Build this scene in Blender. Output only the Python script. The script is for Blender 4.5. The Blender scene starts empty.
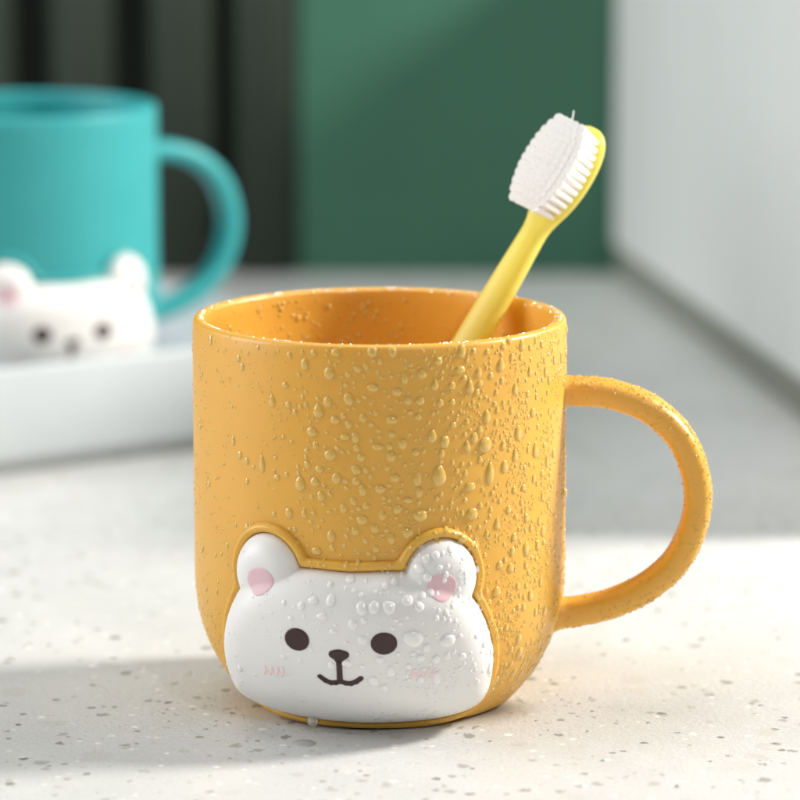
import bpy, bmesh, math, random
import numpy as np
from mathutils import Vector, Matrix, noise as mnoise

# ------------------------------------------------------------------ camera
# All sizes below are written in centimetres and scaled to metres by S.
S = 0.01
scene = bpy.context.scene
COL = scene.collection

cam_data = bpy.data.cameras.new('camera')
cam = bpy.data.objects.new('camera', cam_data)
COL.objects.link(cam)
cam.location = (0.4373 * S, -80 * S, 21.192 * S)
cam.rotation_euler = (math.pi / 2 - 0.18158, 0, 0)
cam_data.sensor_width = 36
cam_data.lens = 3787.3 / 800 * 36
cam_data.clip_start = 0.02
cam_data.clip_end = 50
cam_data.dof.use_dof = True
cam_data.dof.focus_distance = 0.792
cam_data.dof.aperture_fstop = 12.0
scene.camera = cam

# ------------------------------------------------------------------ world and lamps
world = bpy.data.worlds.new('World')
scene.world = world
world.use_nodes = True
bg = world.node_tree.nodes['Background']
bg.inputs['Color'].default_value = (0.93, 0.97, 1.0, 1)
bg.inputs['Strength'].default_value = 0.13


def area_lamp(name, loc, target, size, power, colour, size_y=None):
    d = bpy.data.lights.new(name, 'AREA')
    d.energy = power
    d.color = colour
    d.shape = 'RECTANGLE' if size_y else 'DISK'
    d.size = size * S
    if size_y:
        d.size_y = size_y * S
    o = bpy.data.objects.new(name, d)
    COL.objects.link(o)
    o.location = Vector(loc) * S
    o.rotation_euler = (Vector(target) - Vector(loc)).to_track_quat('-Z', 'Y').to_euler()
    return o


area_lamp('key_lamp', (80, 20, 58), (0, 12, 4), 19, 16.4, (1.0, 0.955, 0.89))
area_lamp('fill_softbox', (-105, 0, 46), (0, 5, 5), 70, 9.2, (0.98, 0.99, 1.0), 70)
area_lamp('added_overhead_fill', (-22, 22, 105), (-4, 18, 0), 75, 5.0, (0.99, 1.0, 0.99), 75)  # added fill with no visible source, lightens the countertop and its shadows
area_lamp('added_glint_lamp', (30, -80, 52), (0, 0, 5), 2, 1.5, (1.0, 0.99, 0.96))  # small added light with no visible source, makes glints on the drops

scene.view_settings.view_transform = 'Standard'
scene.view_settings.look = 'None'
scene.view_settings.exposure = 0.0
scene.view_settings.gamma = 1.0
scene.cycles.caustics_refractive = True
scene.cycles.caustics_reflective = False
scene.cycles.max_bounces = 12
scene.cycles.transmission_bounces = 8
scene.cycles.transparent_max_bounces = 12
scene.cycles.sample_clamp_indirect = 6.0


# ------------------------------------------------------------------ helpers
def lin(r, g, b):
    f = lambda c: (c / 255 / 12.92) if c / 255 <= 0.04045 else ((c / 255 + 0.055) / 1.055) ** 2.4
    return (f(r), f(g), f(b), 1)


class N:
    """small node helper"""
    def __init__(self, name):
        self.m = bpy.data.materials.new(name)
        self.m.use_nodes = True
        self.t = self.m.node_tree
        self.p = self.t.nodes['Principled BSDF']
        self.out = self.t.nodes['Material Output']

    def n(self, kind, **kw):
        nd = self.t.nodes.new(kind)
        for k, v in kw.items():
            setattr(nd, k, v)
        return nd

    def l(self, a, b):
        self.t.links.new(a, b)

    def set(self, **kw):
        for k, v in kw.items():
            self.p.inputs[k.replace('_', ' ')].default_value = v
        return self

    def coords(self, scale=(1, 1, 1)):
        tc = self.n('ShaderNodeTexCoord')
        mp = self.n('ShaderNodeMapping')
        mp.inputs['Scale'].default_value = scale
        self.l(tc.outputs['Object'], mp.inputs['Vector'])
        return mp.outputs['Vector']

    def noise(self, vec, scale, detail=3, rough=0.5):
        nn = self.n('ShaderNodeTexNoise')
        nn.inputs['Scale'].default_value = scale
        nn.inputs['Detail'].default_value = detail
        nn.inputs['Roughness'].default_value = rough
        self.l(vec, nn.inputs['Vector'])
        return nn

    def ramp(self, fac, stops):
        r = self.n('ShaderNodeValToRGB')
        e = r.color_ramp.elements
        while len(e) < len(stops):
            e.new(0.5)
        for i, (p, c) in enumerate(stops):
            e[i].position = p
            e[i].color = c if len(c) == 4 else (*c, 1)
        self.l(fac, r.inputs['Fac'])
        return r.outputs['Color']

    def mix(self, fac, a, b, blend='MIX'):
        m = self.n('ShaderNodeMix', data_type='RGBA', blend_type=blend)
        for idx, v in ((0, fac), (6, a), (7, b)):
            if hasattr(v, 'links') or hasattr(v, 'is_linked'):
                self.l(v, m.inputs[idx])
            else:
                m.inputs[idx].default_value = v
        return m.outputs[2]

    def bump(self, height, strength, dist=0.0005):
        b = self.n('ShaderNodeBump')
        b.inputs['Strength'].default_value = strength
        b.inputs['Distance'].default_value = dist
        self.l(height, b.inputs['Height'])
        self.l(b.outputs['Normal'], self.p.inputs['Normal'])


def plastic(name, colour, colour2, rough=0.42, sss=0.12, spec=0.5, bump=0.12, sss_col=(1, .5, .2)):
    a = N(name)
    v = a.coords()
    n1 = a.noise(v, 60, 3)
    a.l(a.mix(a.ramp(n1.outputs['Fac'], [(0.3, (0, 0, 0)), (0.7, (1, 1, 1))]), colour, colour2), a.p.inputs['Base Color'])
    n2 = a.noise(v, 2600, 2, 0.6)
    a.bump(n2.outputs['Fac'], bump, 0.0002)
    a.set(Roughness=rough)
    a.p.inputs['Specular IOR Level'].default_value = spec
    if sss:
        a.p.inputs['Subsurface Weight'].default_value = sss
        a.p.inputs['Subsurface Radius'].default_value = sss_col
        a.p.inputs['Subsurface Scale'].default_value = 0.004
    return a.m


M_ORANGE = plastic('mustard_orange_plastic', (0.79, 0.432, 0.052, 1), (0.76, 0.412, 0.047, 1), 0.43, 0.30, 0.75, sss_col=(.9, .55, .15))
M_TEAL = plastic('teal_plastic', (0.035, 0.36, 0.375, 1), (0.04, 0.38, 0.39, 1), 0.42, 0.2, sss_col=(.2, .8, 1))
M_WHITE = plastic('white_soft_plastic', (0.86, 0.85, 0.83, 1), (0.83, 0.82, 0.80, 1), 0.42, 0.25, sss_col=(1, .9, .8))
M_DARK = plastic('dark_brown_print', (0.030, 0.012, 0.011, 1), (0.048, 0.018, 0.015, 1), 0.38, 0, bump=0.5)
M_PINK = plastic('pink_ear_print', (0.80, 0.57, 0.61, 1), (0.76, 0.50, 0.55, 1), 0.5, 0, bump=0.3)
M_BLUSH = plastic('pale_pink_blush', (0.88, 0.73, 0.73, 1), (0.87, 0.69, 0.70, 1), 0.5, 0)
M_BRUSH = plastic('yellow_brush_plastic', (0.96, 0.86, 0.24, 1), (0.94, 0.84, 0.22, 1), 0.3, 0.45, bump=0.02, sss_col=(1, .8, .2))
M_BRISTLE = plastic('white_bristles', (0.95, 0.94, 0.91, 1), (0.93, 0.92, 0.89, 1), 0.6, 0.0, bump=0.0, sss_col=(1, 1, 1))
M_BRISTLE.node_tree.nodes['Principled BSDF'].inputs['Subsurface Scale'].default_value = 0.003


def translucent(m, colour, amount):
    t = m.node_tree
    tl = t.nodes.new('ShaderNodeBsdfTranslucent')
    tl.inputs['Color'].default_value = colour
    mx = t.nodes.new('ShaderNodeMixShader')
    mx.inputs[0].default_value = amount
    t.links.new(t.nodes['Principled BSDF'].outputs[0], mx.inputs[1])
    t.links.new(tl.outputs[0], mx.inputs[2])
    t.links.new(mx.outputs[0], t.nodes['Material Output'].inputs['Surface'])


translucent(M_BRUSH, (0.99, 0.92, 0.30, 1), 0.40)


def clear_water(name, ior):
    a = N(name)
    tr = a.n('ShaderNodeBsdfTransparent')
    gl = a.n('ShaderNodeBsdfGlossy')
    gl.inputs['Roughness'].default_value = 0.05
    fr = a.n('ShaderNodeFresnel')
    fr.inputs['IOR'].default_value = ior
    m3 = a.n('ShaderNodeMixShader')
    a.l(fr.outputs[0], m3.inputs[0])
    a.l(tr.outputs[0], m3.inputs[1])
    a.l(gl.outputs[0], m3.inputs[2])
    a.l(m3.outputs[0], a.out.inputs['Surface'])
    return a.m


def lightened_bead(name, colour, clear, sheen=1.55):
    """a water bead; the light it would gather is painted in as a paler plastic colour"""
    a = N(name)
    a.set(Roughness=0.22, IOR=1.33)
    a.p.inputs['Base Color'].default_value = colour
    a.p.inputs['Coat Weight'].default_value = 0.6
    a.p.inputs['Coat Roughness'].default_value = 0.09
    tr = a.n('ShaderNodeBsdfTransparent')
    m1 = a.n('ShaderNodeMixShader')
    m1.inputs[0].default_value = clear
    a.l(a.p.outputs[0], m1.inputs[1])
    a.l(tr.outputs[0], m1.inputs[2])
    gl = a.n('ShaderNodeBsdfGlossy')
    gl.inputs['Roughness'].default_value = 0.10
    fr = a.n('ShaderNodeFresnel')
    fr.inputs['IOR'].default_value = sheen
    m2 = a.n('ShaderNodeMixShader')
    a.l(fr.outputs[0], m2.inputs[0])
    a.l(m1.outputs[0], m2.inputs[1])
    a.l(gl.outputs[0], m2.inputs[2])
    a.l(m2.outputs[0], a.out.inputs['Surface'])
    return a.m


M_WATER = clear_water('clear_water', 1.33)
M_PUDDLE = clear_water('thin_clear_water', 1.12)
M_BEAD = lightened_bead('water_beads_painted_bright_orange', (1.0, 0.66, 0.15, 1), 0.30)  # paler than the mug: brightening inside the drops is painted into the colour
M_BEADW = lightened_bead('water_beads_painted_bright_white', (0.98, 0.975, 0.96, 1), 0.12, 1.22)  # same painted brightening, for drops on the bear


def stone():
    a = N('speckled_white_quartz')
    v = a.coords()
    base_n = a.noise(v, 35, 5, 0.6)
    base = a.ramp(base_n.outputs['Fac'], [(0.3, (0.53, 0.53, 0.515)), (0.7, (0.63, 0.63, 0.615))])
    fine = a.noise(v, 1100, 4, 0.8)
    base = a.mix(0.35, base, a.ramp(fine.outputs['Fac'], [(0.32, (0.48, 0.48, 0.465)), (0.55, (0.74, 0.745, 0.73))]))
    # faint pale patches and angular chips of several sizes and colours
    def chips(scale, keep, size, seed, stretch, dark, light, dist=0.35):
        m = a.n('ShaderNodeMapping')
        m.inputs['Location'].default_value = (seed, seed * 1.7, 0)
        m.inputs['Rotation'].default_value = (0, 0, 0.35 * math.sin(seed))
        m.inputs['Scale'].default_value = (1, stretch, 1)
        tc = a.n('ShaderNodeTexCoord')
        a.l(tc.outputs['Object'], m.inputs['Vector'])
        wob = a.noise(m.outputs['Vector'], scale * 2.4, 4, 0.65)
        add = a.n('ShaderNodeVectorMath', operation='MULTIPLY_ADD')
        a.l(wob.outputs['Color'], add.inputs[0])
        add.inputs[1].default_value = (dist / scale * 3.2,) * 3
        a.l(m.outputs['Vector'], add.inputs[2])
        vo = a.n('ShaderNodeTexVoronoi', voronoi_dimensions='2D')
        vo.inputs['Scale'].default_value = scale
        a.l(add.outputs[0], vo.inputs['Vector'])
        sep = a.n('ShaderNodeSeparateColor')
        a.l(vo.outputs['Color'], sep.inputs[0])
        lt = a.n('ShaderNodeMath', operation='LESS_THAN')
        a.l(sep.outputs[0], lt.inputs[0])
        lt.inputs[1].default_value = keep
        # size varies per cell
        sz = a.n('ShaderNodeMath', operation='MULTIPLY')
        a.l(sep.outputs[1], sz.inputs[0])
        sz.inputs[1].default_value = size
        d = a.n('ShaderNodeMath', operation='SUBTRACT')
        a.l(sz.outputs[0], d.inputs[0])
        a.l(vo.outputs['Distance'], d.inputs[1])
        sharp = a.n('ShaderNodeMapRange')
        a.l(d.outputs[0], sharp.inputs['Value'])
        sharp.inputs['From Min'].default_value = 0
        sharp.inputs['From Max'].default_value = 0.10
        mm = a.n('ShaderNodeMath', operation='MULTIPLY')
        a.l(sharp.outputs[0], mm.inputs[0])
        a.l(lt.outputs[0], mm.inputs[1])
        return mm.outputs[0], a.ramp(sep.outputs[2], [(0, dark), (1, light)])
    for args in ((110, 0.30, 0.45, 1.3, 0.9, (0.56, 0.56, 0.53), (0.66, 0.65, 0.62)),
                 (270, 0.10, 0.48, 4.1, 0.9, (0.30, 0.30, 0.27), (0.56, 0.55, 0.51)),
                 (430, 0.07, 0.50, 7.7, 0.9, (0.18, 0.18, 0.16), (0.48, 0.47, 0.42)),
                 (520, 0.10, 0.55, 2.9, 1.0, (0.52, 0.50, 0.46), (0.90, 0.90, 0.88))):
        f, c = chips(*args)
        base = a.mix(f, base, c)
    a.l(base, a.p.inputs['Base Color'])
    n3 = a.noise(v, 700, 4, 0.7)
    a.bump(n3.outputs['Fac'], 0.5, 0.0005)
    rn = a.noise(v, 60, 3)
    rr = a.n('ShaderNodeMapRange')
    rr.inputs['To Min'].default_value = 0.30
    rr.inputs['To Max'].default_value = 0.55
    a.l(rn.outputs['Fac'], rr.inputs['Value'])
    a.l(rr.outputs[0], a.p.inputs['Roughness'])
    return a.m


M_STONE = stone()


def paint(name, c1, c2, rough=0.5, scale=20, bump=0.05, stretch=(1, 1, 1)):
    a = N(name)
    v = a.coords(stretch)
    nn = a.noise(v, scale, 4, 0.6)
    a.l(a.ramp(nn.outputs['Fac'], [(0.3, c1), (0.7, c2)]), a.p.inputs['Base Color'])
    a.set(Roughness=rough)
    a.bump(a.noise(v, scale * 20, 2).outputs['Fac'], bump, 0.0003)
    return a.m


M_GREEN = paint('green_painted_board', (0.030, 0.120, 0.075), (0.035, 0.132, 0.082), 0.5)
M_SLAT = paint('grey_green_slat', (0.028, 0.040, 0.029), (0.036, 0.048, 0.035), 0.5, 12, 0.1, (1, 1, 0.15))
M_BLACK = paint('black_backing', (0.008, 0.013, 0.009), (0.012, 0.018, 0.013), 0.6)
M_PANEL = paint('pale_grey_panel', (0.74, 0.75, 0.74), (0.79, 0.80, 0.79), 0.5, 9, 0.05, (1, 1, 0.3))
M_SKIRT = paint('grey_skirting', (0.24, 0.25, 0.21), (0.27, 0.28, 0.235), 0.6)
M_TRAY = paint('white_tray_glaze', (0.54, 0.58, 0.60), (0.59, 0.63, 0.65), 0.3, 14)


def mesh_obj(name, verts, faces, mat, parent=None, smooth=True):
    me = bpy.data.meshes.new(name)
    me.from_pydata([tuple(float(c) * S for c in v) for v in verts], [], [tuple(int(i) for i in f) for f in faces])
    me.materials.append(mat)
    me.validate()
    if smooth:
        me.polygons.foreach_set('use_smooth', [True] * len(me.polygons))
    me.update()
    o = bpy.data.objects.new(name, me)
    COL.objects.link(o)
    if parent:
        o.parent = parent
    return o


def empty(name, label, cat, loc=(0, 0, 0), rz=0, group=None):
    o = bpy.data.objects.new(name, None)
    COL.objects.link(o)
    o.location = Vector(loc) * S
    o.rotation_euler = (0, 0, rz)
    o.empty_display_size = 0.01
    tag(o, label, cat, group)
    return o


def tag(o, label, cat, group=None):
    o['label'] = label
    o['category'] = cat
    if group:
        o['group'] = group


def bevel_box(name, size, centre, mat, parent=None, bev=0.15, seg=3, rz=0):
    bm = bmesh.new()
    bmesh.ops.create_cube(bm, size=1)
    for v in bm.verts:
        v.co = Vector((v.co.x * size[0], v.co.y * size[1], v.co.z * size[2]))
    bmesh.ops.bevel(bm, geom=bm.edges[:], offset=bev, segments=seg, affect='EDGES', profile=0.5)
    R_ = Matrix.Rotation(rz, 3, 'Z')
    for v in bm.verts:
        v.co = (R_ @ v.co + Vector(centre)) * S
    me = bpy.data.meshes.new(name)
    bm.to_mesh(me)
    bm.free()
    me.materials.append(mat)
    me.polygons.foreach_set('use_smooth', [False] * len(me.polygons))
    o = bpy.data.objects.new(name, me)
    COL.objects.link(o)
    if parent:
        o.parent = parent
    return o


# ------------------------------------------------------------------ the setting
me_v = [(-90, -60, 0), (90, -60, 0), (90, 75, 0), (-90, 75, 0), (-90, -60, -3), (90, -60, -3), (90, 75, -3), (-90, 75, -3)]
top = mesh_obj('countertop', me_v, [(0, 1, 2, 3), (7, 6, 5, 4), (0, 4, 5, 1), (1, 5, 6, 2), (2, 6, 7, 3), (3, 7, 4, 0)], M_STONE, smooth=False)
top['kind'] = 'structure'

board = bevel_box('painted_board', (24, 1.6, 34), (-3.35 + 12, 62.6, 17), M_GREEN, bev=0.1)
tag(board, 'upright smooth green painted board behind the countertop', 'board')

slatted = empty('slatted_panel', 'dark grey-green slatted panel standing behind the teal mug', 'panel', (-17, 62, 0))
bevel_box('backing', (26.6, 1.0, 34), (-13.4 + 13.4 - 0.0, 2.6, 17), M_BLACK, slatted, 0.05)


def slat_mesh():
    n = 14
    vs, fs = [], []
    w, dpt, zt = 1.20, 0.75, 34.0
    prof = []
    for i in range(n + 1):
        t = math.pi * i / n
        x = -w * math.copysign(abs(math.cos(t)) ** 0.75, math.cos(t))
        y = -dpt * abs(math.sin(t)) ** 0.75
        prof.append((x, y))
    prof += [(w, 1.9), (-w, 1.9)]
    for z in (0, zt):
        vs += [(x, y, z) for x, y in prof]
    m = len(prof)
    for i in range(m):
        fs.append((i, (i + 1) % m, m + (i + 1) % m, m + i))
    fs += [tuple(range(m))[::-1], tuple(range(m, 2 * m))]
    return vs, fs


sv, sf = slat_mesh()
slat0 = mesh_obj('slat', sv, sf, M_SLAT, slatted)
slat_x = [-7.75 - 3.75 * k for k in range(6)]
slat_x = [-4.62] + slat_x
for i, x in enumerate(slat_x):
    o = slat0 if i == 0 else slat0.copy()
    if i:
        COL.objects.link(o)
        o.parent = slatted
    o.location = ((x + 17) * S, 0.2 * S, 0)

# the pale partition on the right, raised on a recessed skirting
part = empty('side_partition', 'pale grey upright partition panel on a darker recessed base at right', 'partition', (8.6, 57.6, 0))
pa, pb = Vector((8.45, 61.6, 0)), Vector((14.75, 15.8, 0))
d = (pb - pa).normalized()
nrm = Vector((-d.y, d.x, 0))          # points to +x side
if nrm.x < 0:
    nrm = -nrm
WALL_H = 13.8


def slab(name, z0, z1, inset, thick, mat, end_in=0.0, bev=0.12):
    L = (pb - pa).length - end_in
    c = pa + d * (L / 2) + nrm * (inset + thick / 2) - Vector((8.6, 57.6, 0))
    return bevel_box(name, (L, thick, z1 - z0), (c.x, c.y, (z0 + z1) / 2), mat, part, bev, 3, math.atan2(d.y, d.x))


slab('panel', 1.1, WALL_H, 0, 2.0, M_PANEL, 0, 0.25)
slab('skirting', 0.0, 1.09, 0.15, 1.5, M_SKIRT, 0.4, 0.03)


# ------------------------------------------------------------------ tray
def rounded_rect(x0, x1, y0, y1, r, n=8):
    pts = []
    for cx, cy, a0 in ((x1 - r, y1 - r, 0), (x0 + r, y1 - r, 90), (x0 + r, y0 + r, 180), (x1 - r, y0 + r, 270)):
        for k in range(n + 1):
            a = math.radians(a0 + 90 * k / n)
            pts.append((cx + r * math.cos(a), cy + r * math.sin(a)))
    return pts


tray_rz = math.radians(36)
tray = empty('serving_tray', 'white glazed rectangular tray under the teal mug', 'tray', (-0.44, 31.0, 0), tray_rz)


def tray_mesh():
    # corner (front right) at the local origin, tray extends to -x and +y
    levels = []   # (inset, z)
    w = 0.5
    levels = [(0.3, 0.0), (0.25, 0.30), (0.06, 0.42), (0.0, 0.55), (0.0, 2.92), (0.02, 2.98), (0.07, 3.0), (w - 0.07, 3.0), (w - 0.02, 2.98),
              (w, 2.92), (w, 1.6), (w + 0.05, 1.44), (w + 0.2, 1.395)]
    vs, fs = [], []
    rings = []
    for ins, z in levels:
        r = max(0.9 - ins, 0.25)
        pts = rounded_rect(-26 + ins, -ins, ins, 15.5 - ins, r)
        rings.append(len(vs))
        vs += [(x, y, z) for x, y in pts]
    m = len(pts)
    for a, b in zip(rings[:-1], rings[1:]):
        for i in range(m):
            fs.append((a + i, a + (i + 1) % m, b + (i + 1) % m, b + i))
    fs.append(tuple(range(rings[-1], rings[-1] + m)))
    fs.append(tuple(range(m))[::-1])
    return vs, fs


tv, tf = tray_mesh()
mesh_obj('tray_body', tv, tf, M_TRAY, tray)

# ------------------------------------------------------------------ the mug
MUG_H = 8.36
THC = math.radians(-8.7)       # the bear faces a little to the left of the camera
RU = 4.1                       # arc length per radian used for the bear's own coordinates


def Rv(v):
    v = np.asarray(v, float)
    base = 4.0 - 1.2 * np.clip(1 - v / 3.0, 0, 1) ** 2.5
    # small lip at the very top
    return base - 0.03 * np.clip((v - 8.0) / 0.36, 0, 1) ** 2


def P(th, v, h=0.0):
    r = Rv(v) + h
    return np.stack([r * np.sin(th), -r * np.cos(th), np.asarray(v, float) + 0 * r], -1)


# --- bear outlines, in (u, v) centimetres
def catmull(pts, n=12):
    pts = np.array(pts, float)
    out = []
    m = len(pts)
    for i in range(m):
        p0, p1, p2, p3 = pts[i - 1], pts[i], pts[(i + 1) % m], pts[(i + 2) % m]
        for k in range(n):
            t = k / n
            out.append(0.5 * ((2 * p1) + (-p0 + p2) * t + (2 * p0 - 5 * p1 + 4 * p2 - p3) * t * t + (-p0 + 3 * p1 - 3 * p2 + p3) * t ** 3))
    return np.array(out)


half = [(0.9, 3.67), (1.8, 3.58), (2.4, 3.22), (2.80, 2.65), (3.08, 1.95), (3.24, 1.25), (3.27, 0.75), (3.02, 0.36), (2.3, 0.22), (1.0, 0.17)]
HEAD = catmull(half + [(0, 0.16)] + [(-x, y) for x, y in half[::-1]] + [(0, 3.64)])
HEAD[:, 0] = np.where(HEAD[:, 0] > 0, HEAD[:, 0] * 1.035, HEAD[:, 0] * 1.015)
EAR_C = [(-1.86, 3.48), (1.95, 3.48)]
EAR_R = (0.80, 0.84)


def poly_sdf(u, v, poly):
    """positive inside"""
    shp = u.shape
    q = np.stack([u.ravel(), v.ravel()], -1)
    a = poly
    b = np.roll(poly, -1, 0)
    best = np.full(len(q), 1e9)
    inside = np.zeros(len(q), bool)
    for p0, p1 in zip(a, b):
        e = p1 - p0
        w = q - p0
        t = np.clip((w @ e) / (e @ e), 0, 1)
        dd = w - t[:, None] * e
        best = np.minimum(best, (dd ** 2).sum(1))
        c = (p0[1] > q[:, 1]) != (p1[1] > q[:, 1])
        if c.any() and p1[1] != p0[1]:
            xi = p0[0] + (q[:, 1] - p0[1]) * e[0] / e[1]
            inside ^= c & (q[:, 0] < xi)
    return (np.sqrt(best) * np.where(inside, 1, -1)).reshape(shp)


def ear_sdf(u, v, c):
    q = np.sqrt(((u - c[0]) / EAR_R[0]) ** 2 + ((v - c[1]) / EAR_R[1]) ** 2)
    return (1 - q) * 0.82


def smax(a, b, k):
    h = np.clip(0.5 + 0.5 * (a - b) / k, 0, 1)
    return b * (1 - h) + a * h + k * h * (1 - h)


def bear_sdf(u, v):
    s = poly_sdf(u, v, HEAD)
    for c in EAR_C:
        s = smax(s, ear_sdf(u, v, c), 0.10)
    return s


def dome(d, w, h, p=2.3):
    t = np.clip(d / w, 0, 1)
    return h * (1 - (1 - t) ** p) ** 0.62


def bear_height(u, v):
    dh = poly_sdf(u, v, HEAD)
    h = dome(dh, 0.95, 0.62)
    for c in EAR_C:
        de = ear_sdf(u, v, c)
        h = smax(h, dome(de, 0.62, 0.44), 0.05)
    return h


# cached height field for quick look-ups (bear + the orange outline ridge)
GU = np.arange(-3.8, 3.8001, 0.04)
GV = np.arange(0.0, 4.9, 0.04)
gu, gv = np.meshgrid(GU, GV, indexing='ij')
SD = bear_sdf(gu, gv)
RW = 0.21


def ridge_height(s):
    t = np.clip((-s) / RW, 0, 1)
    return 0.15 * np.sqrt(np.clip(1 - (2 * t - 1) ** 2, 0, 1)) * (t > 0) * (t < 1)


BH = np.where(SD > 0, bear_height(gu, gv), ridge_height(SD))


def field(arr, u, v, out=0.0):
    iu = (np.asarray(u, float) - GU[0]) / 0.04
    iv = (np.asarray(v, float) - GV[0]) / 0.04
    ok = (iu >= 0) & (iv >= 0) & (iu < len(GU) - 1.001) & (iv < len(GV) - 1.001)
    iu = np.clip(iu, 0, len(GU) - 1.01)
    iv = np.clip(iv, 0, len(GV) - 1.01)
    i, j = iu.astype(int), iv.astype(int)
    fu, fv = iu - i, iv - j
    val = (arr[i, j] * (1 - fu) * (1 - fv) + arr[i + 1, j] * fu * (1 - fv) + arr[i, j + 1] * (1 - fu) * fv + arr[i + 1, j + 1] * fu * fv)
    return np.where(ok, val, out)


def surf_h(th, v):
    return field(BH, (th - THC) * RU, v)


def patch(name, sdf, height, umin, umax, vmin, vmax, step, mat, parent, two_sided=None, clipv=0.04):
    """a grid sheet over the mug's skin, trimmed to sdf > 0 with its border snapped onto the outline"""
    us = np.arange(umin, umax + step, step)
    vs_ = np.arange(vmin, vmax + step, step)
    U, V = np.meshgrid(us, vs_, indexing='ij')
    s = sdf(U, V)
    pos = s > 0
    # keep a cell when at least one corner is inside; outside corners get pulled to the outline
    e = 1e-3
    gx = (sdf(U + e, V) - sdf(U - e, V)) / (2 * e)
    gy = (sdf(U, V + e) - sdf(U, V - e)) / (2 * e)
    g2 = np.maximum(gx * gx + gy * gy, 0.2)
    near = (~pos)
    U2, V2 = U.copy(), V.copy()
    U2[near] -= (s * gx / g2)[near]
    V2[near] -= (s * gy / g2)[near]
    V2 = np.maximum(V2, clipv)
    h = height(U2, V2)
    h = np.where(near, -0.03 if two_sided is None else two_sided, h)
    pts = P(THC + U2 / RU, V2, h)
    c = pos[:-1, :-1] | pos[1:, :-1] | pos[1:, 1:] | pos[:-1, 1:]
    # outside corners must not have moved far
    idx = -np.ones(U.shape, int)
    faces, verts = [], []
    for i, j in zip(*np.nonzero(c)):
        f = []
        for a, b in ((i, j), (i + 1, j), (i + 1, j + 1), (i, j + 1)):
            if idx[a, b] < 0:
                idx[a, b] = len(verts)
                verts.append(pts[a, b])
            f.append(idx[a, b])
        faces.append(f)
    return mesh_obj(name, verts, faces, mat, parent)


mug = empty('bear_mug', 'mustard orange mug wet with drops, white bear face in front, yellow toothbrush in it', 'mug', (0, 0, 0), 0, 'bear mugs')


def lathe_profile():
    pr = [(0.0, 0.0), (1.5, 0.0), (2.6, 0.0), (2.72, 0.01), (2.80, 0.05)]
    for v in np.concatenate([np.linspace(0.1, 3.0, 26), np.linspace(3.3, 8.0, 12)]):
        pr.append((float(Rv(v)), float(v)))
    ro = float(Rv(8.2))
    w = 0.24
    for k in range(9):
        a = math.pi * k / 8
        pr.append((ro - w / 2 + w / 2 * math.cos(a), MUG_H - 0.10 + 0.10 * math.sin(a)))
    for v in np.concatenate([np.linspace(8.0, 3.0, 10), np.linspace(2.8, 0.6, 16)]):
        pr.append((float(Rv(v)) - w, float(v)))
    pr += [(2.3, 0.42), (1.2, 0.4), (0.0, 0.4)]
    return pr


def lathe(name, prof, n, mat, parent):
    vs, fs = [], []
    for r, z in prof:
        if r == 0:
            vs.append((0, 0, z))
        else:
            vs += [(r * math.sin(2 * math.pi * k / n), -r * math.cos(2 * math.pi * k / n), z) for k in range(n)]
    starts, c = [], 0
    for r, z in prof:
        starts.append(c)
        c += 1 if r == 0 else n
    for i in range(len(prof) - 1):
        a, b = starts[i], starts[i + 1]
        for k in range(n):
            k2 = (k + 1) % n
            if prof[i][0] == 0:
                fs.append((a, b + k2, b + k))
            elif prof[i + 1][0] == 0:
                fs.append((a + k, a + k2, b))
            else:
                fs.append((a + k, a + k2, b + k2, b + k))
    return mesh_obj(name, vs, fs, mat, parent)


lathe('mug_body', lathe_profile(), 192, M_ORANGE, mug)

# handle: superellipse section swept along a D curve
HANG = math.radians(86)


def smooth_path(pts, n):
    pts = np.array(pts, float)
    ext = np.vstack([2 * pts[0] - pts[1], pts, 2 * pts[-1] - pts[-2]])
    out = []
    for i in range(1, len(ext) - 2):
        p0, p1, p2, p3 = ext[i - 1:i + 3]
        for k in range(n):
            t = k / n
            out.append(0.5 * ((2 * p1) + (-p0 + p2) * t + (2 * p0 - 5 * p1 + 4 * p2 - p3) * t * t + (-p0 + 3 * p1 - 3 * p2 + p3) * t ** 3))
    out.append(pts[-1])
    return np.array(out)


HP = smooth_path([(3.82, 6.75), (4.25, 6.75), (4.95, 6.70), (5.80, 6.38), (6.48, 5.73), (6.82, 4.78), (6.77, 3.90), (6.40, 3.08), (5.76, 2.48), (4.98, 2.10), (4.25, 1.92), (3.72, 1.88)], 8)
HN = len(HP)


def handle_frame(i):
    a, b = HP[max(i - 1, 0)], HP[min(i + 1, HN - 1)]
    t = (b - a) / np.linalg.norm(b - a)
    return t, np.array([-t[1], t[0]])       # tangent, outward-ish normal in plane


def handle_point(i, ang, h=0.0):
    """ang 0 = outer side, 90 = towards +binormal"""
    t, nn = handle_frame(i)
    s = i / (HN - 1)
    flare = 0.10 * math.exp(-(s / 0.035) ** 2) + 0.10 * math.exp(-((1 - s) / 0.035) ** 2)
    a_, b_ = 0.305 + flare + h, 0.45 + flare + h
    ca, sa = math.cos(ang), math.sin(ang)
    e = 0.68
    x = a_ * math.copysign(abs(ca) ** e, ca)
    y = b_ * math.copysign(abs(sa) ** e, sa)
    r, z = HP[i] + nn * x
    # in-plane (r,z), binormal is horizontal
    X = r * math.sin(HANG) + y * math.cos(HANG)
    Y = -r * math.cos(HANG) + y * math.sin(HANG)
    return (X, Y, z)


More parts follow.
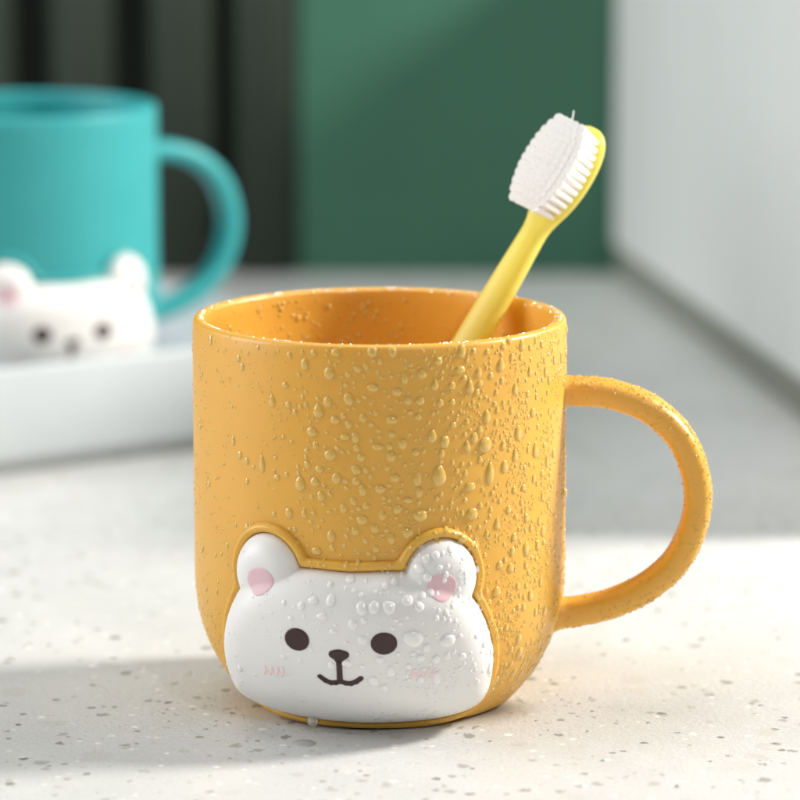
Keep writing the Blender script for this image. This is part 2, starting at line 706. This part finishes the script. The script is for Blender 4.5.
hv, hf = [], []
HS = 28
for i in range(HN):
    for k in range(HS):
        hv.append(handle_point(i, 2 * math.pi * k / HS))
for i in range(HN - 1):
    for k in range(HS):
        k2 = (k + 1) % HS
        hf.append((i * HS + k, (i + 1) * HS + k, (i + 1) * HS + k2, i * HS + k2))
hf += [tuple(range(HS)), tuple(range((HN - 1) * HS, HN * HS))[::-1]]
mesh_obj('handle', hv, hf, M_ORANGE, mug)

# bear relief
face = patch('bear_face', bear_sdf, bear_height, -3.6, 3.6, 0.0, 4.6, 0.03, M_WHITE, mug)
ridge = patch('outline_ridge', lambda u, v: np.minimum(RW / 2 - np.abs(bear_sdf(u, v) + RW / 2), 1),
              lambda u, v: ridge_height(bear_sdf(u, v)), -3.7, 3.7, -0.1, 4.75, 0.026, M_ORANGE, mug)


def ell(c, rx, ry, rot=0.0):
    def f(u, v):
        x, y = u - c[0], v - c[1]
        X, Y = x * math.cos(rot) + y * math.sin(rot), -x * math.sin(rot) + y * math.cos(rot)
        return (1 - np.sqrt((X / rx) ** 2 + (Y / ry) ** 2)) * min(rx, ry)
    return f


def cap(p0, p1, r0, r1=None):
    r1 = r0 if r1 is None else r1
    p0, p1 = np.array(p0), np.array(p1)

    def f(u, v):
        e = p1 - p0
        t = np.clip(((u - p0[0]) * e[0] + (v - p0[1]) * e[1]) / (e @ e), 0, 1)
        return (r0 + (r1 - r0) * t) - np.sqrt((u - p0[0] - t * e[0]) ** 2 + (v - p0[1] - t * e[1]) ** 2)
    return f


def union(*fs, k=0.03):
    def f(u, v):
        s = fs[0](u, v)
        for g in fs[1:]:
            s = smax(s, g(u, v), k)
        return s
    return f


def raised(f, amount, edge=0.03):
    return lambda u, v: bear_height(u, v) + amount * np.clip(f(u, v) / edge, 0.15, 1)


def feature(name, f, box, mat, parent, step=0.014, amount=0.022):
    return patch(name, f, raised(f, amount), *box, step, mat, parent, two_sided=None if False else None)


def feature_patch(name, f, box, mat, amount=0.020, step=0.014):
    # border sits 1/10 mm under the white skin
    us, ue, vs2, ve = box
    hgt = lambda u, v: bear_height(u, v) + amount * np.clip(f(u, v) / 0.03, 0.0, 1) ** 0.5
    U = np.arange(us, ue, step)
    V = np.arange(vs2, ve, step)
    return patch_feature(name, f, hgt, us, ue, vs2, ve, step, mat)


def patch_feature(name, f, hgt, us, ue, vs2, ve, step, mat):
    u = np.arange(us, ue + step, step)
    v = np.arange(vs2, ve + step, step)
    U, V = np.meshgrid(u, v, indexing='ij')
    s = f(U, V)
    e = 1e-3
    gx = (f(U + e, V) - f(U - e, V)) / (2 * e)
    gy = (f(U, V + e) - f(U, V - e)) / (2 * e)
    g2 = np.maximum(gx * gx + gy * gy, 0.2)
    near = s <= 0
    U2 = np.where(near, U - s * gx / g2, U)
    V2 = np.where(near, V - s * gy / g2, V)
    h = np.where(near, bear_height(U2, V2) - 0.01, hgt(U2, V2))
    pts = P(THC + U2 / RU, V2, h)
    pos = ~near
    c = pos[:-1, :-1] | pos[1:, :-1] | pos[1:, 1:] | pos[:-1, 1:]
    idx = -np.ones(U.shape, int)
    faces, verts = [], []
    for i, j in zip(*np.nonzero(c)):
        q = []
        for a, b in ((i, j), (i + 1, j), (i + 1, j + 1), (i, j + 1)):
            if idx[a, b] < 0:
                idx[a, b] = len(verts)
                verts.append(pts[a, b])
            q.append(idx[a, b])
        faces.append(q)
    return mesh_obj(name, verts, faces, mat, face)


EY = 0.79
feature_patch('eye', ell((-0.92, 2.28), 0.248, 0.25, 0.3), (-1.3, -0.5, 1.9, 2.7), M_DARK)
feature_patch('eye', ell((0.72, 2.27), 0.25, 0.245, 0.2), (0.3, 1.1, 1.9, 2.7), M_DARK)
NX = -0.12
feature_patch('nose', union(cap((NX - 0.11, 2.01), (NX + 0.11, 2.01), 0.09), cap((NX, 1.97), (NX, 1.84), 0.155, 0.07), k=0.05), (NX - 0.4, NX + 0.4, 1.6, 2.2), M_DARK, step=0.011)
feature_patch('mouth', union(cap((NX, 1.86), (NX - 0.01, 1.44), 0.062), *[cap((NX + sg * 0.40 * a_, 1.37 + q0), (NX + sg * 0.40 * b_, 1.37 + q1), 0.058)
                             for sg in (-1, 1) for a_, q0, b_, q1 in ((0, .03, .25, -.01), (.25, -.01, .5, -.015), (.5, -.015, .75, .03), (.75, .03, 1, .115))], k=0.025), (NX - 0.62, NX + 0.62, 1.15, 1.95), M_DARK, step=0.011)
for cx, cy in ((-1.78, 3.40), (1.84, 3.40)):
    feature_patch('inner_ear', union(ell((cx, cy), 0.31, 0.27), ell((cx, cy - 0.05), 0.24, 0.27), k=0.04), (cx - 0.5, cx + 0.5, cy - 0.5, cy + 0.5), M_PINK, amount=0.012)
for cx, cy in ((-1.52, 1.50), (1.46, 1.58)):
    feature_patch('blush', union(*[cap((cx + o, cy - 0.09), (cx + o + 0.05, cy + 0.09), 0.035) for o in (-0.21, -0.07, 0.07, 0.19)],
                                 *[cap((cx + o + 0.03, cy + 0.06), (cx + o + 0.10, cy - 0.07), 0.028) for o in (-0.21, -0.07, 0.07)], k=0.01), (cx - 0.45, cx + 0.5, cy - 0.3, cy + 0.3), M_BLUSH, amount=0.008, step=0.012)

# ------------------------------------------------------------------ the teal mug is a copy of the orange one, standing in the tray
teal = mug.copy()
COL.objects.link(teal)
teal.location = Vector((-10.65, 30, 1.4)) * S
teal.rotation_euler = (0, 0, math.radians(34))
tag(teal, 'dry teal mug with a white bear face standing in the white tray', 'mug', 'bear mugs')
teal.name = 'bear_mug.001'


def copy_part(src, parent):
    c = src.copy()
    COL.objects.link(c)
    c.parent = parent
    if src.data.materials[0] == M_ORANGE:
        c.material_slots[0].link = 'OBJECT'
        c.material_slots[0].material = M_TEAL
    return c


for ch in list(mug.children):
    c = copy_part(ch, teal)
    for g in list(ch.children):
        copy_part(g, c)

# ------------------------------------------------------------------ water on the orange mug
BIG=[(33.2,6.17,0.174,0.217),(18.0,5.59,0.174,0.239),(35.1,5.53,0.109,0.261),(12.2,4.80,0.174,0.163),(28.8,4.75,0.152,0.163),(-33.3,7.08,0.087,0.152),(-37.2,5.72,0.087,0.196),(-23.9,5.40,0.130,0.174),(-20.0,6.53,0.130,0.130),(-28.7,7.46,0.087,0.087),(-45.0,7.72,0.076,0.109),(15.9,6.44,0.109,0.152),(27.0,6.18,0.087,0.130),(45.0,5.84,0.087,0.152),(61.9,5.52,0.087,0.152),(7.7,7.67,0.087,0.130),(12.2,7.20,0.109,0.109),(12.8,7.76,0.109,0.130),(17.7,8.01,0.109,0.109),(25.2,8.17,0.109,0.152),(24.6,7.80,0.130,0.109),(39.0,7.79,0.109,0.152),(27.9,7.40,0.109,0.152),(16.7,7.50,0.087,0.130),(30.3,7.30,0.065,0.087),(44.8,7.24,0.087,0.130),(22.0,7.48,0.087,0.109),(11.6,6.87,0.087,0.087),(22.1,7.14,0.076,0.087),(31.3,7.47,0.087,0.087),(-1.6,7.49,0.130,0.109),(5.4,7.40,0.109,0.109),(3.9,6.82,0.130,0.109),(-0.2,6.26,0.130,0.087),(-6.7,5.78,0.109,0.130),(0.4,5.38,0.130,0.109),(-4.9,4.73,0.130,0.130),(-12.9,6.80,0.109,0.109),(-14.4,6.07,0.130,0.152),(-9.9,6.46,0.109,0.087),(28.0,5.33,0.130,0.130),(37.8,4.45,0.087,0.130),(4.8,5.61,0.109,0.109),(8.6,5.14,0.109,0.087),(42.6,8.30,0.087,0.109),(51.7,7.55,0.087,0.130),(54.7,8.20,0.065,0.109),]
BIGF=[(8.9,2.36,0.217,0.196),(18.0,2.27,0.174,0.152),(2.7,3.03,0.130,0.152),(-1.2,3.03,0.109,0.152),(-4.4,3.01,0.109,0.152),(-7.8,3.55,0.109,0.087),(-17.1,3.13,0.109,0.087),(-14.6,2.81,0.109,0.087),(12.5,2.15,0.087,0.109),(13.9,3.30,0.075,0.09),(17.6,3.52,0.06,0.075),(15.6,3.26,0.05,0.06),(10.4,3.03,0.109,0.109),(16.4,3.79,0.065,0.065),(18.1,3.63,0.065,0.087),(13.1,3.97,0.087,0.087),(15.6,4.04,0.087,0.087),(-8.4,1.81,0.109,0.109),(-11.7,2.50,0.087,0.065),(0.3,1.91,0.087,0.087),]

rng = random.Random(11)


def drop_mesh(pos_fn, rx, ry, hh, seed, rings=5, seg=14, tail=0.0, rough=0.12):
    """pos_fn(du, dv, h) -> xyz in cm"""
    r = random.Random(seed)
    ph = [r.uniform(0, 6.28) for _ in range(4)]
    am = [r.uniform(-1, 1) * rough for _ in range(4)]
    vs, fs = [], []
    vs.append(pos_fn(0, 0, hh))
    for i in range(1, rings + 1):
        t = i / rings
        rr = math.sin(t * math.pi / 2)
        # slight bulge near the foot so the edge meets the skin steeply
        h = hh * (1 - rr ** 2.4) ** 0.6 if i < rings else -0.006
        for k in range(seg):
            a = 2 * math.pi * k / seg
            w = 1 + sum(am[m] * math.sin((m + 2) * a + ph[m]) / (1 + 0.6 * m) for m in range(3))
            x, y = rx * math.cos(a), ry * math.sin(a)
            if tail and y > 0:
                x *= (1 - 0.35 * (y / ry) * tail)
                y *= (1 + 0.6 * tail)
            vs.append(pos_fn(x * rr * w, y * rr * w, h))
    for k in range(seg):
        fs.append((0, 1 + k, 1 + (k + 1) % seg))
    for i in range(rings - 1):
        a, b = 1 + i * seg, 1 + (i + 1) * seg
        for k in range(seg):
            fs.append((a + k, b + k, b + (k + 1) % seg, a + (k + 1) % seg))
    return vs, fs


def on_mug(th0, v0):
    def f(du, dv, h):
        th = th0 + du / 4.05
        v = min(v0 + dv, 8.33)
        return tuple(P(th, v, float(surf_h(th, v)) + h))
    return f


n_part = 0
small_v, small_f = [], []
white_v, white_f = [], []


def add_small(vs, fs, white=False):
    V_, F_ = (white_v, white_f) if white else (small_v, small_f)
    o = len(V_)
    V_.extend(vs)
    F_.extend([tuple(i + o for i in f) for f in fs])


placed = []


def free(th, v, r, k=1.15):
    for a, b, c in placed:
        if (4.05 * (a - th)) ** 2 + (b - v) ** 2 < (k * (c + r)) ** 2:
            return False
    return True


def put_drop(th, v, rx, ry, hh, tail, seed, as_part, rough=0.10):
    global n_part
    vs, fs = drop_mesh(on_mug(th, v), rx, ry, hh, seed, 6, 20, tail, rough * 0.8)
    white = bool(field(SD, (th - THC) * RU, v, -1) > 0)
    if as_part and n_part < 100:
        n_part += 1
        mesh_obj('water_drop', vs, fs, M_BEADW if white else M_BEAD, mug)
    else:
        add_small(vs, fs, white)
    placed.append((th, v, max(rx, ry)))


for i, (t, v, rx, ry) in enumerate(BIG):
    tail = 0.55 if (ry / rx > 1.3 and rx > 0.085) else 0.0
    put_drop(math.radians(t), v, rx * .92, ry * .84, 0.32 * rx + 0.008, tail, 100 + i, True)
for i, (t, v, rx, ry) in enumerate(BIGF):
    put_drop(math.radians(t), v, rx * .9, ry * .9, 0.28 * rx + 0.008, 0, 300 + i, True)


PRINTS = [(-0.92, 2.28, 0.30), (0.72, 2.27, 0.30), (-0.12, 1.98, 0.22), (-0.12, 1.65, 0.12), (-0.35, 1.42, 0.2), (0.12, 1.42, 0.2), (-1.78, 3.38, 0.3), (1.84, 3.38, 0.30)]


def on_print(u, v, k=1.15):
    return any((u - a) ** 2 + (v - b) ** 2 < (c * k) ** 2 for a, b, c in PRINTS)


def density(thd, v):
    """how wet the skin is there, 0..1"""
    d = 0.10
    d += 0.95 * math.exp(-((thd - 8) / 27) ** 2) * min(1, 0.55 + 0.45 * (v - 3) / 3 if v > 3 else 0.6)
    d += 0.35 * math.exp(-((thd - 48) / 22) ** 2)
    if thd < -30:
        d *= 0.5
    return min(d, 1)


# medium drops
count = 0
tries = 0
while count < 820 and tries < 30000:
    tries += 1
    thd = rng.uniform(-78, 86)
    v = rng.uniform(0.4, 8.25)
    if rng.random() > density(thd, v):
        continue
    th = math.radians(thd)
    r = 0.032 + 0.080 * rng.random() ** 2.1
    if thd < -28:
        r *= 0.72
    on_bear = field(SD, (th - THC) * RU, v, -1) > -0.1
    if on_print((th - THC) * RU, v):
        continue
    if on_bear and (v < 1.2 or thd < -5 and rng.random() < 0.7):
        continue
    if not free(th, v, r):
        continue
    ry = r * rng.uniform(0.85, 1.45)
    tail = rng.choice([0, 0, 0, 0, 0, 0.5]) if r > 0.06 else 0
    put_drop(th, v, r, ry, 0.36 * r + 0.005, tail, 1000 + tries, r > 0.082, 0.10)
    count += 1

# fine mist drops, low resolution caps
count = 0
big = np.array(placed)
while count < 3900:
    thd = rng.uniform(-95, 105) if rng.random() < 0.8 else rng.gauss(52, 14)
    v = rng.uniform(0.15, 8.3)
    th = math.radians(thd)
    dn = 0.35 + 0.65 * density(thd, v) + (0.5 if thd > 30 else 0)
    if rng.random() > dn:
        continue
    if (((4.05 * (big[:, 0] - th)) ** 2 + (big[:, 1] - v) ** 2) < (big[:, 2] * 1.05) ** 2).any():
        continue
    if mnoise.noise(Vector((th * 7.0, v * 0.55, 3.1))) + 0.6 * mnoise.noise(Vector((th * 18, v * 3, 9))) < -0.02:
        continue
    r = 0.010 + 0.024 * rng.random() ** 2
    if field(SD, (th - THC) * RU, v, -1) > 0 and thd < 0 and rng.random() < 0.6 or on_print((th - THC) * RU, v, 1.0):
        continue
    vs, fs = drop_mesh(on_mug(th, v), r, r * rng.uniform(.8, 1.4), 0.42 * r + 0.004, count, 3, 7, 0, 0.1)
    add_small(vs, fs, bool(field(SD, (th - THC) * RU, v, -1) > 0))
    count += 1

# mist on the rim, the inner wall and the handle
for k in range(420):
    th = rng.uniform(0, 2 * math.pi)
    rr = 3.97 - 0.24 * rng.random()

    def rim(du, dv, h, th=th, rr=rr):
        t = th + du / rr
        q = rr + dv
        e = (q - 3.85) / 0.12
        zz = MUG_H - 0.10 + 0.10 * math.sqrt(max(0, 1 - e * e)) + h
        return (q * math.sin(t), -q * math.cos(t), zz)
    r = 0.010 + 0.014 * rng.random()
    add_small(*drop_mesh(rim, r, r, 0.5 * r + 0.004, 9000 + k, 2, 6, 0, 0.1))
for k in range(260):
    thd = rng.gauss(210, 36)
    th = math.radians(thd)
    v = rng.uniform(6.6, 8.15)

    def inner(du, dv, h, th=th, v=v):
        q = float(Rv(v + dv)) - 0.24 - h
        t = th - du / 3.75
        return (q * math.sin(t), -q * math.cos(t), v + dv)
    r = 0.020 + 0.050 * rng.random() ** 2
    add_small(*drop_mesh(inner, r, r * 1.15, 0.32 * r + 0.004, 9500 + k, 4, 10, 0, 0.12))
for k in range(1500):
    i0 = rng.uniform(5, HN - 5)
    ang = rng.uniform(0, 2 * math.pi) if rng.random() < 0.35 else rng.gauss(-0.4, 0.8)
    r = 0.010 + 0.030 * rng.random() ** 3

    def hnd(du, dv, h, i0=i0, ang=ang):
        s = i0 + du / 0.14
        i = min(max(int(s), 0), HN - 2)
        fr = s - i
        aa = ang + dv / 0.4
        p = np.array(handle_point(i, aa, h)) * (1 - fr) + np.array(handle_point(i + 1, aa, h)) * fr
        return tuple(p)
    add_small(*drop_mesh(hnd, r, r, 0.55 * r + 0.005, 12000 + k, 3, 8, 0, 0.1))
for i, f in enumerate(white_f):
    small_f.append(tuple(q + len(small_v) for q in f))
n_orange = len(small_f) - len(white_f)
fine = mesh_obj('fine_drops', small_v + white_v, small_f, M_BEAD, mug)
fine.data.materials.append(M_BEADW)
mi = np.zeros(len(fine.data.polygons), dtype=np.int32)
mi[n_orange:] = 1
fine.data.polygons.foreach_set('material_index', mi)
fine['kind'] = 'stuff'

# the bead hanging under the bear's chin
bead_c = P(np.array(math.radians(-24.5)), np.array(0.22), 0.34)
bead_v, bead_f = [], []
for i in range(9):
    for k in range(16):
        a, b = math.pi * i / 8, 2 * math.pi * k / 16
        bead_v.append((bead_c[0] + 0.13 * math.sin(a) * math.cos(b), bead_c[1] + 0.12 * math.sin(a) * math.sin(b), bead_c[2] + 0.13 * math.cos(a)))
for i in range(8):
    for k in range(16):
        bead_f.append((i * 16 + k, (i + 1) * 16 + k, (i + 1) * 16 + (k + 1) % 16, i * 16 + (k + 1) % 16))
mesh_obj('hanging_bead', bead_v, bead_f, lightened_bead('hanging_water', (0.95, 0.92, 0.86, 1), 0.68, 1.3), mug)


# ------------------------------------------------------------------ water on the countertop
def flat(cx, cy):
    return lambda du, dv, h: (cx + du, cy + dv, max(h, -0.002) if h > 0 else -0.002)


pud = mesh_obj('puddle', *drop_mesh(flat(-1.55, -4.0), 0.22, 0.30, 0.03, 77, 6, 28, 0, 0.16), M_PUDDLE)
tag(pud, 'small clear puddle on the countertop just in front of the orange mug', 'puddle')
proto = mesh_obj('splash_drop', *drop_mesh(flat(0, 0), 0.05, 0.05, 0.022, 5, 4, 12, 0, 0.1), M_WATER)
for k in range(170):
    o = proto if k == 0 else proto.copy()
    if k:
        COL.objects.link(o)
    while True:
        x, y = rng.uniform(-7.5, 6.5), rng.uniform(-7.5, 0.5)
        q = math.hypot(x, y)
        if q > 3.3 and rng.random() < math.exp(-(q - 3.3) / 1.6):
            break
    s = 0.22 + 0.7 * rng.random() ** 2
    o.location = (x * S, y * S, 0)
    o.scale = (s * rng.uniform(.8, 1.3), s, s)
    tag(o, 'tiny clear water drop splashed on the white speckled countertop around the orange mug', 'water drop', 'water drops splashed on the countertop')

# ------------------------------------------------------------------ toothbrush leaning in the mug
P0 = Vector((2.54, 2.25, 8.36))
ph = 0.18158
camR, camU, camB = Vector((1, 0, 0)), Vector((0, math.sin(ph), math.cos(ph))), Vector((0, -math.cos(ph), math.sin(ph)))
L = (0.505 * camR + 0.863 * camU + 0.0 * camB).normalized()
Nn = (-0.50 * camR + 0.27 * camU + 0.80 * camB)
Nn = (Nn - Nn.dot(L) * L).normalized()
T = L.cross(Nn).normalized()
brush = empty('toothbrush', 'yellow toothbrush with soft white bristles leaning in the orange mug', 'toothbrush', tuple(P0 - L * 9.1))
B0 = P0 - L * 9.1


def bp(t, x, n):
    """t along the brush from the rim contact, x across, n towards the bristles"""
    return tuple((P0 + L * (t - 0.10 * max(0, min(1, t))) + T * x + Nn * n) - B0)


# (t, half width, half thickness, n offset)
SEC = [(-9.1, 0.20, 0.12, 0), (-9.0, 0.32, 0.2, 0), (-8.5, 0.43, 0.26, 0), (-5, 0.45, 0.27, 0), (-2, 0.43, 0.27, 0), (0, 0.40, 0.25, 0), (1.2, 0.36, 0.23, 0), (1.70, 0.335, 0.22, 0),
       (1.95, 0.36, 0.21, 0), (2.2, 0.45, 0.20, 0), (2.5, 0.56, 0.19, 0), (2.9, 0.65, 0.185, 0), (3.3, 0.68, 0.18, 0), (3.7, 0.65, 0.18, 0), (4.0, 0.57, 0.175, 0), (4.2, 0.46, 0.165, 0), (4.34, 0.32, 0.14, 0), (4.42, 0.14, 0.08, 0)]
secs = smooth_path(SEC, 5)
bv, bf = [], []
BS = 24
for t, w, th_, no in secs:
    w *= 0.88 + 0.07 * max(0, min(1, (t - 1.4) / 1.2))
    for k in range(BS):
        a = 2 * math.pi * k / BS
        ca, sa = math.cos(a), math.sin(a)
        bv.append(bp(t, w * math.copysign(abs(ca) ** .8, ca), no + th_ * math.copysign(abs(sa) ** .8, sa)))
m = len(secs)


def tube_faces(m, n):
    fs = []
    for i in range(m - 1):
        for k in range(n):
            fs.append((i * n + k, i * n + (k + 1) % n, (i + 1) * n + (k + 1) % n, (i + 1) * n + k))
    return fs


# split into handle and head
cut = next(i for i, s in enumerate(secs) if s[0] > 1.72)
hand_v = bv[:(cut + 1) * BS]
hand_f = tube_faces(cut + 1, BS) + [tuple(range(BS))[::-1]]
mesh_obj('brush_handle', hand_v, hand_f, M_BRUSH, brush)
head_v = bv[cut * BS:]
hm = m - cut
head_f = tube_faces(hm, BS) + [tuple(range((hm - 1) * BS, hm * BS))]
head = mesh_obj('brush_head', head_v, head_f, M_BRUSH, brush)


def tuft_mesh(seed):
    r = random.Random(seed)
    vs, fs = [], []
    # core bundle, slightly flared, plus separate hairs with ragged tips
    n = 10
    prof = [(0.070, 0.0), (0.080, 0.35), (0.100, 0.70), (0.122, 0.91), (0.128, 0.94), (0.122, 0.944)]
    for rr, z in prof:
        for k in range(n):
            a = 2 * math.pi * k / n
            j = 1 + r.uniform(-.06, .06)
            vs.append((rr * j * math.cos(a), rr * j * math.sin(a), z))
    for i in range(len(prof) - 1):
        for k in range(n):
            fs.append((i * n + k, i * n + (k + 1) % n, (i + 1) * n + (k + 1) % n, (i + 1) * n + k))
    fs.append(tuple(range((len(prof) - 1) * n, len(prof) * n)))
    for h in range(70):
        a = r.uniform(0, 6.28)
        q = math.sqrt(r.random())
        x0, y0 = 0.066 * q * math.cos(a), 0.066 * q * math.sin(a)
        fl = r.uniform(1.5, 2.2)
        x1, y1 = x0 * fl + r.uniform(-.012, .012), y0 * fl + r.uniform(-.012, .012)
        z1 = r.uniform(0.935, 0.962)
        o = len(vs)
        rad = 0.0048
        for (x, y, z, rd) in ((x0, y0, 0.02, rad), ((x0 * .4 + x1 * .6), (y0 * .4 + y1 * .6), z1 * .6, rad), (x1, y1, z1 - .02, rad), (x1, y1, z1, rad * .4)):
            for k in range(5):
                b = 2 * math.pi * k / 5
                vs.append((x + rd * math.cos(b), y + rd * math.sin(b), z))
        for i in range(3):
            for k in range(5):
                fs.append((o + i * 5 + k, o + i * 5 + (k + 1) % 5, o + (i + 1) * 5 + (k + 1) % 5, o + (i + 1) * 5 + k))
    return vs, fs


variants = []
for s in range(5):
    vs, fs = tuft_mesh(50 + s)
    o = mesh_obj('bristle_tuft', vs, fs, M_BRISTLE, smooth=False)
    variants.append(o.data)
    bpy.data.objects.remove(o)
rot = Matrix((L, T, Nn)).transposed().to_4x4()
cols = 12
k = 0
for i in range(cols):
    tt = 2.24 + i * 0.172
    hw = 0.52 * math.sqrt(max(0.0, 1 - ((tt - 3.20) / 1.16) ** 2))
    nrow = max(3, int(round(2 * hw / 0.160)) + 1)
    for j in range(nrow):
        x = -hw + 2 * hw * j / (nrow - 1)
        o = bpy.data.objects.new('bristle_tuft', variants[k % 5])
        COL.objects.link(o)
        o.parent = brush
        lean = Matrix.Rotation(-(tt - 3.2) * -0.03, 4, 'Y') @ Matrix.Rotation(-x * 0.05, 4, 'X')
        edge = ((tt - 3.2) / 1.1) ** 2 + (x / 0.6) ** 2
        sc = Matrix.Diagonal((1.0, 1.0, 0.90 - 0.035 * edge, 1))
        mw = Matrix.Translation(Vector(bp(tt, x, 0.13)) * S) @ rot @ lean @ Matrix.Rotation(rng.uniform(0, 6.28), 4, 'Z') @ sc
        o.matrix_local = mw
        k += 1


def hair(a, b, r):
    a, b = Vector(a), Vector(b)
    dd = (b - a).normalized()
    s1 = dd.orthogonal().normalized()
    s2 = dd.cross(s1)
    vs = []
    for p in (a, a * .5 + b * .5 + s1 * 0.012, b):
        for q in range(6):
            an = 2 * math.pi * q / 6
            vs.append(p + (s1 * math.cos(an) + s2 * math.sin(an)) * r)
    return vs, tube_faces(3, 6) + [tuple(range(12, 18))]


for (a, b) in (((4.0, -0.1, 0.6), (4.50, -0.30, 0.62)), ((3.1, 0.5, 0.8), (3.15, 0.72, 1.15)), ((2.3, 0.4, 0.8), (2.1, 0.55, 1.2)), ((2.6, 0.5, 0.7), (2.58, 0.78, 1.0))):
    hv_, hf_ = hair(bp(*a), bp(*b), 0.011)
    mesh_obj('stray_bristle', hv_, hf_, M_BRISTLE, brush)
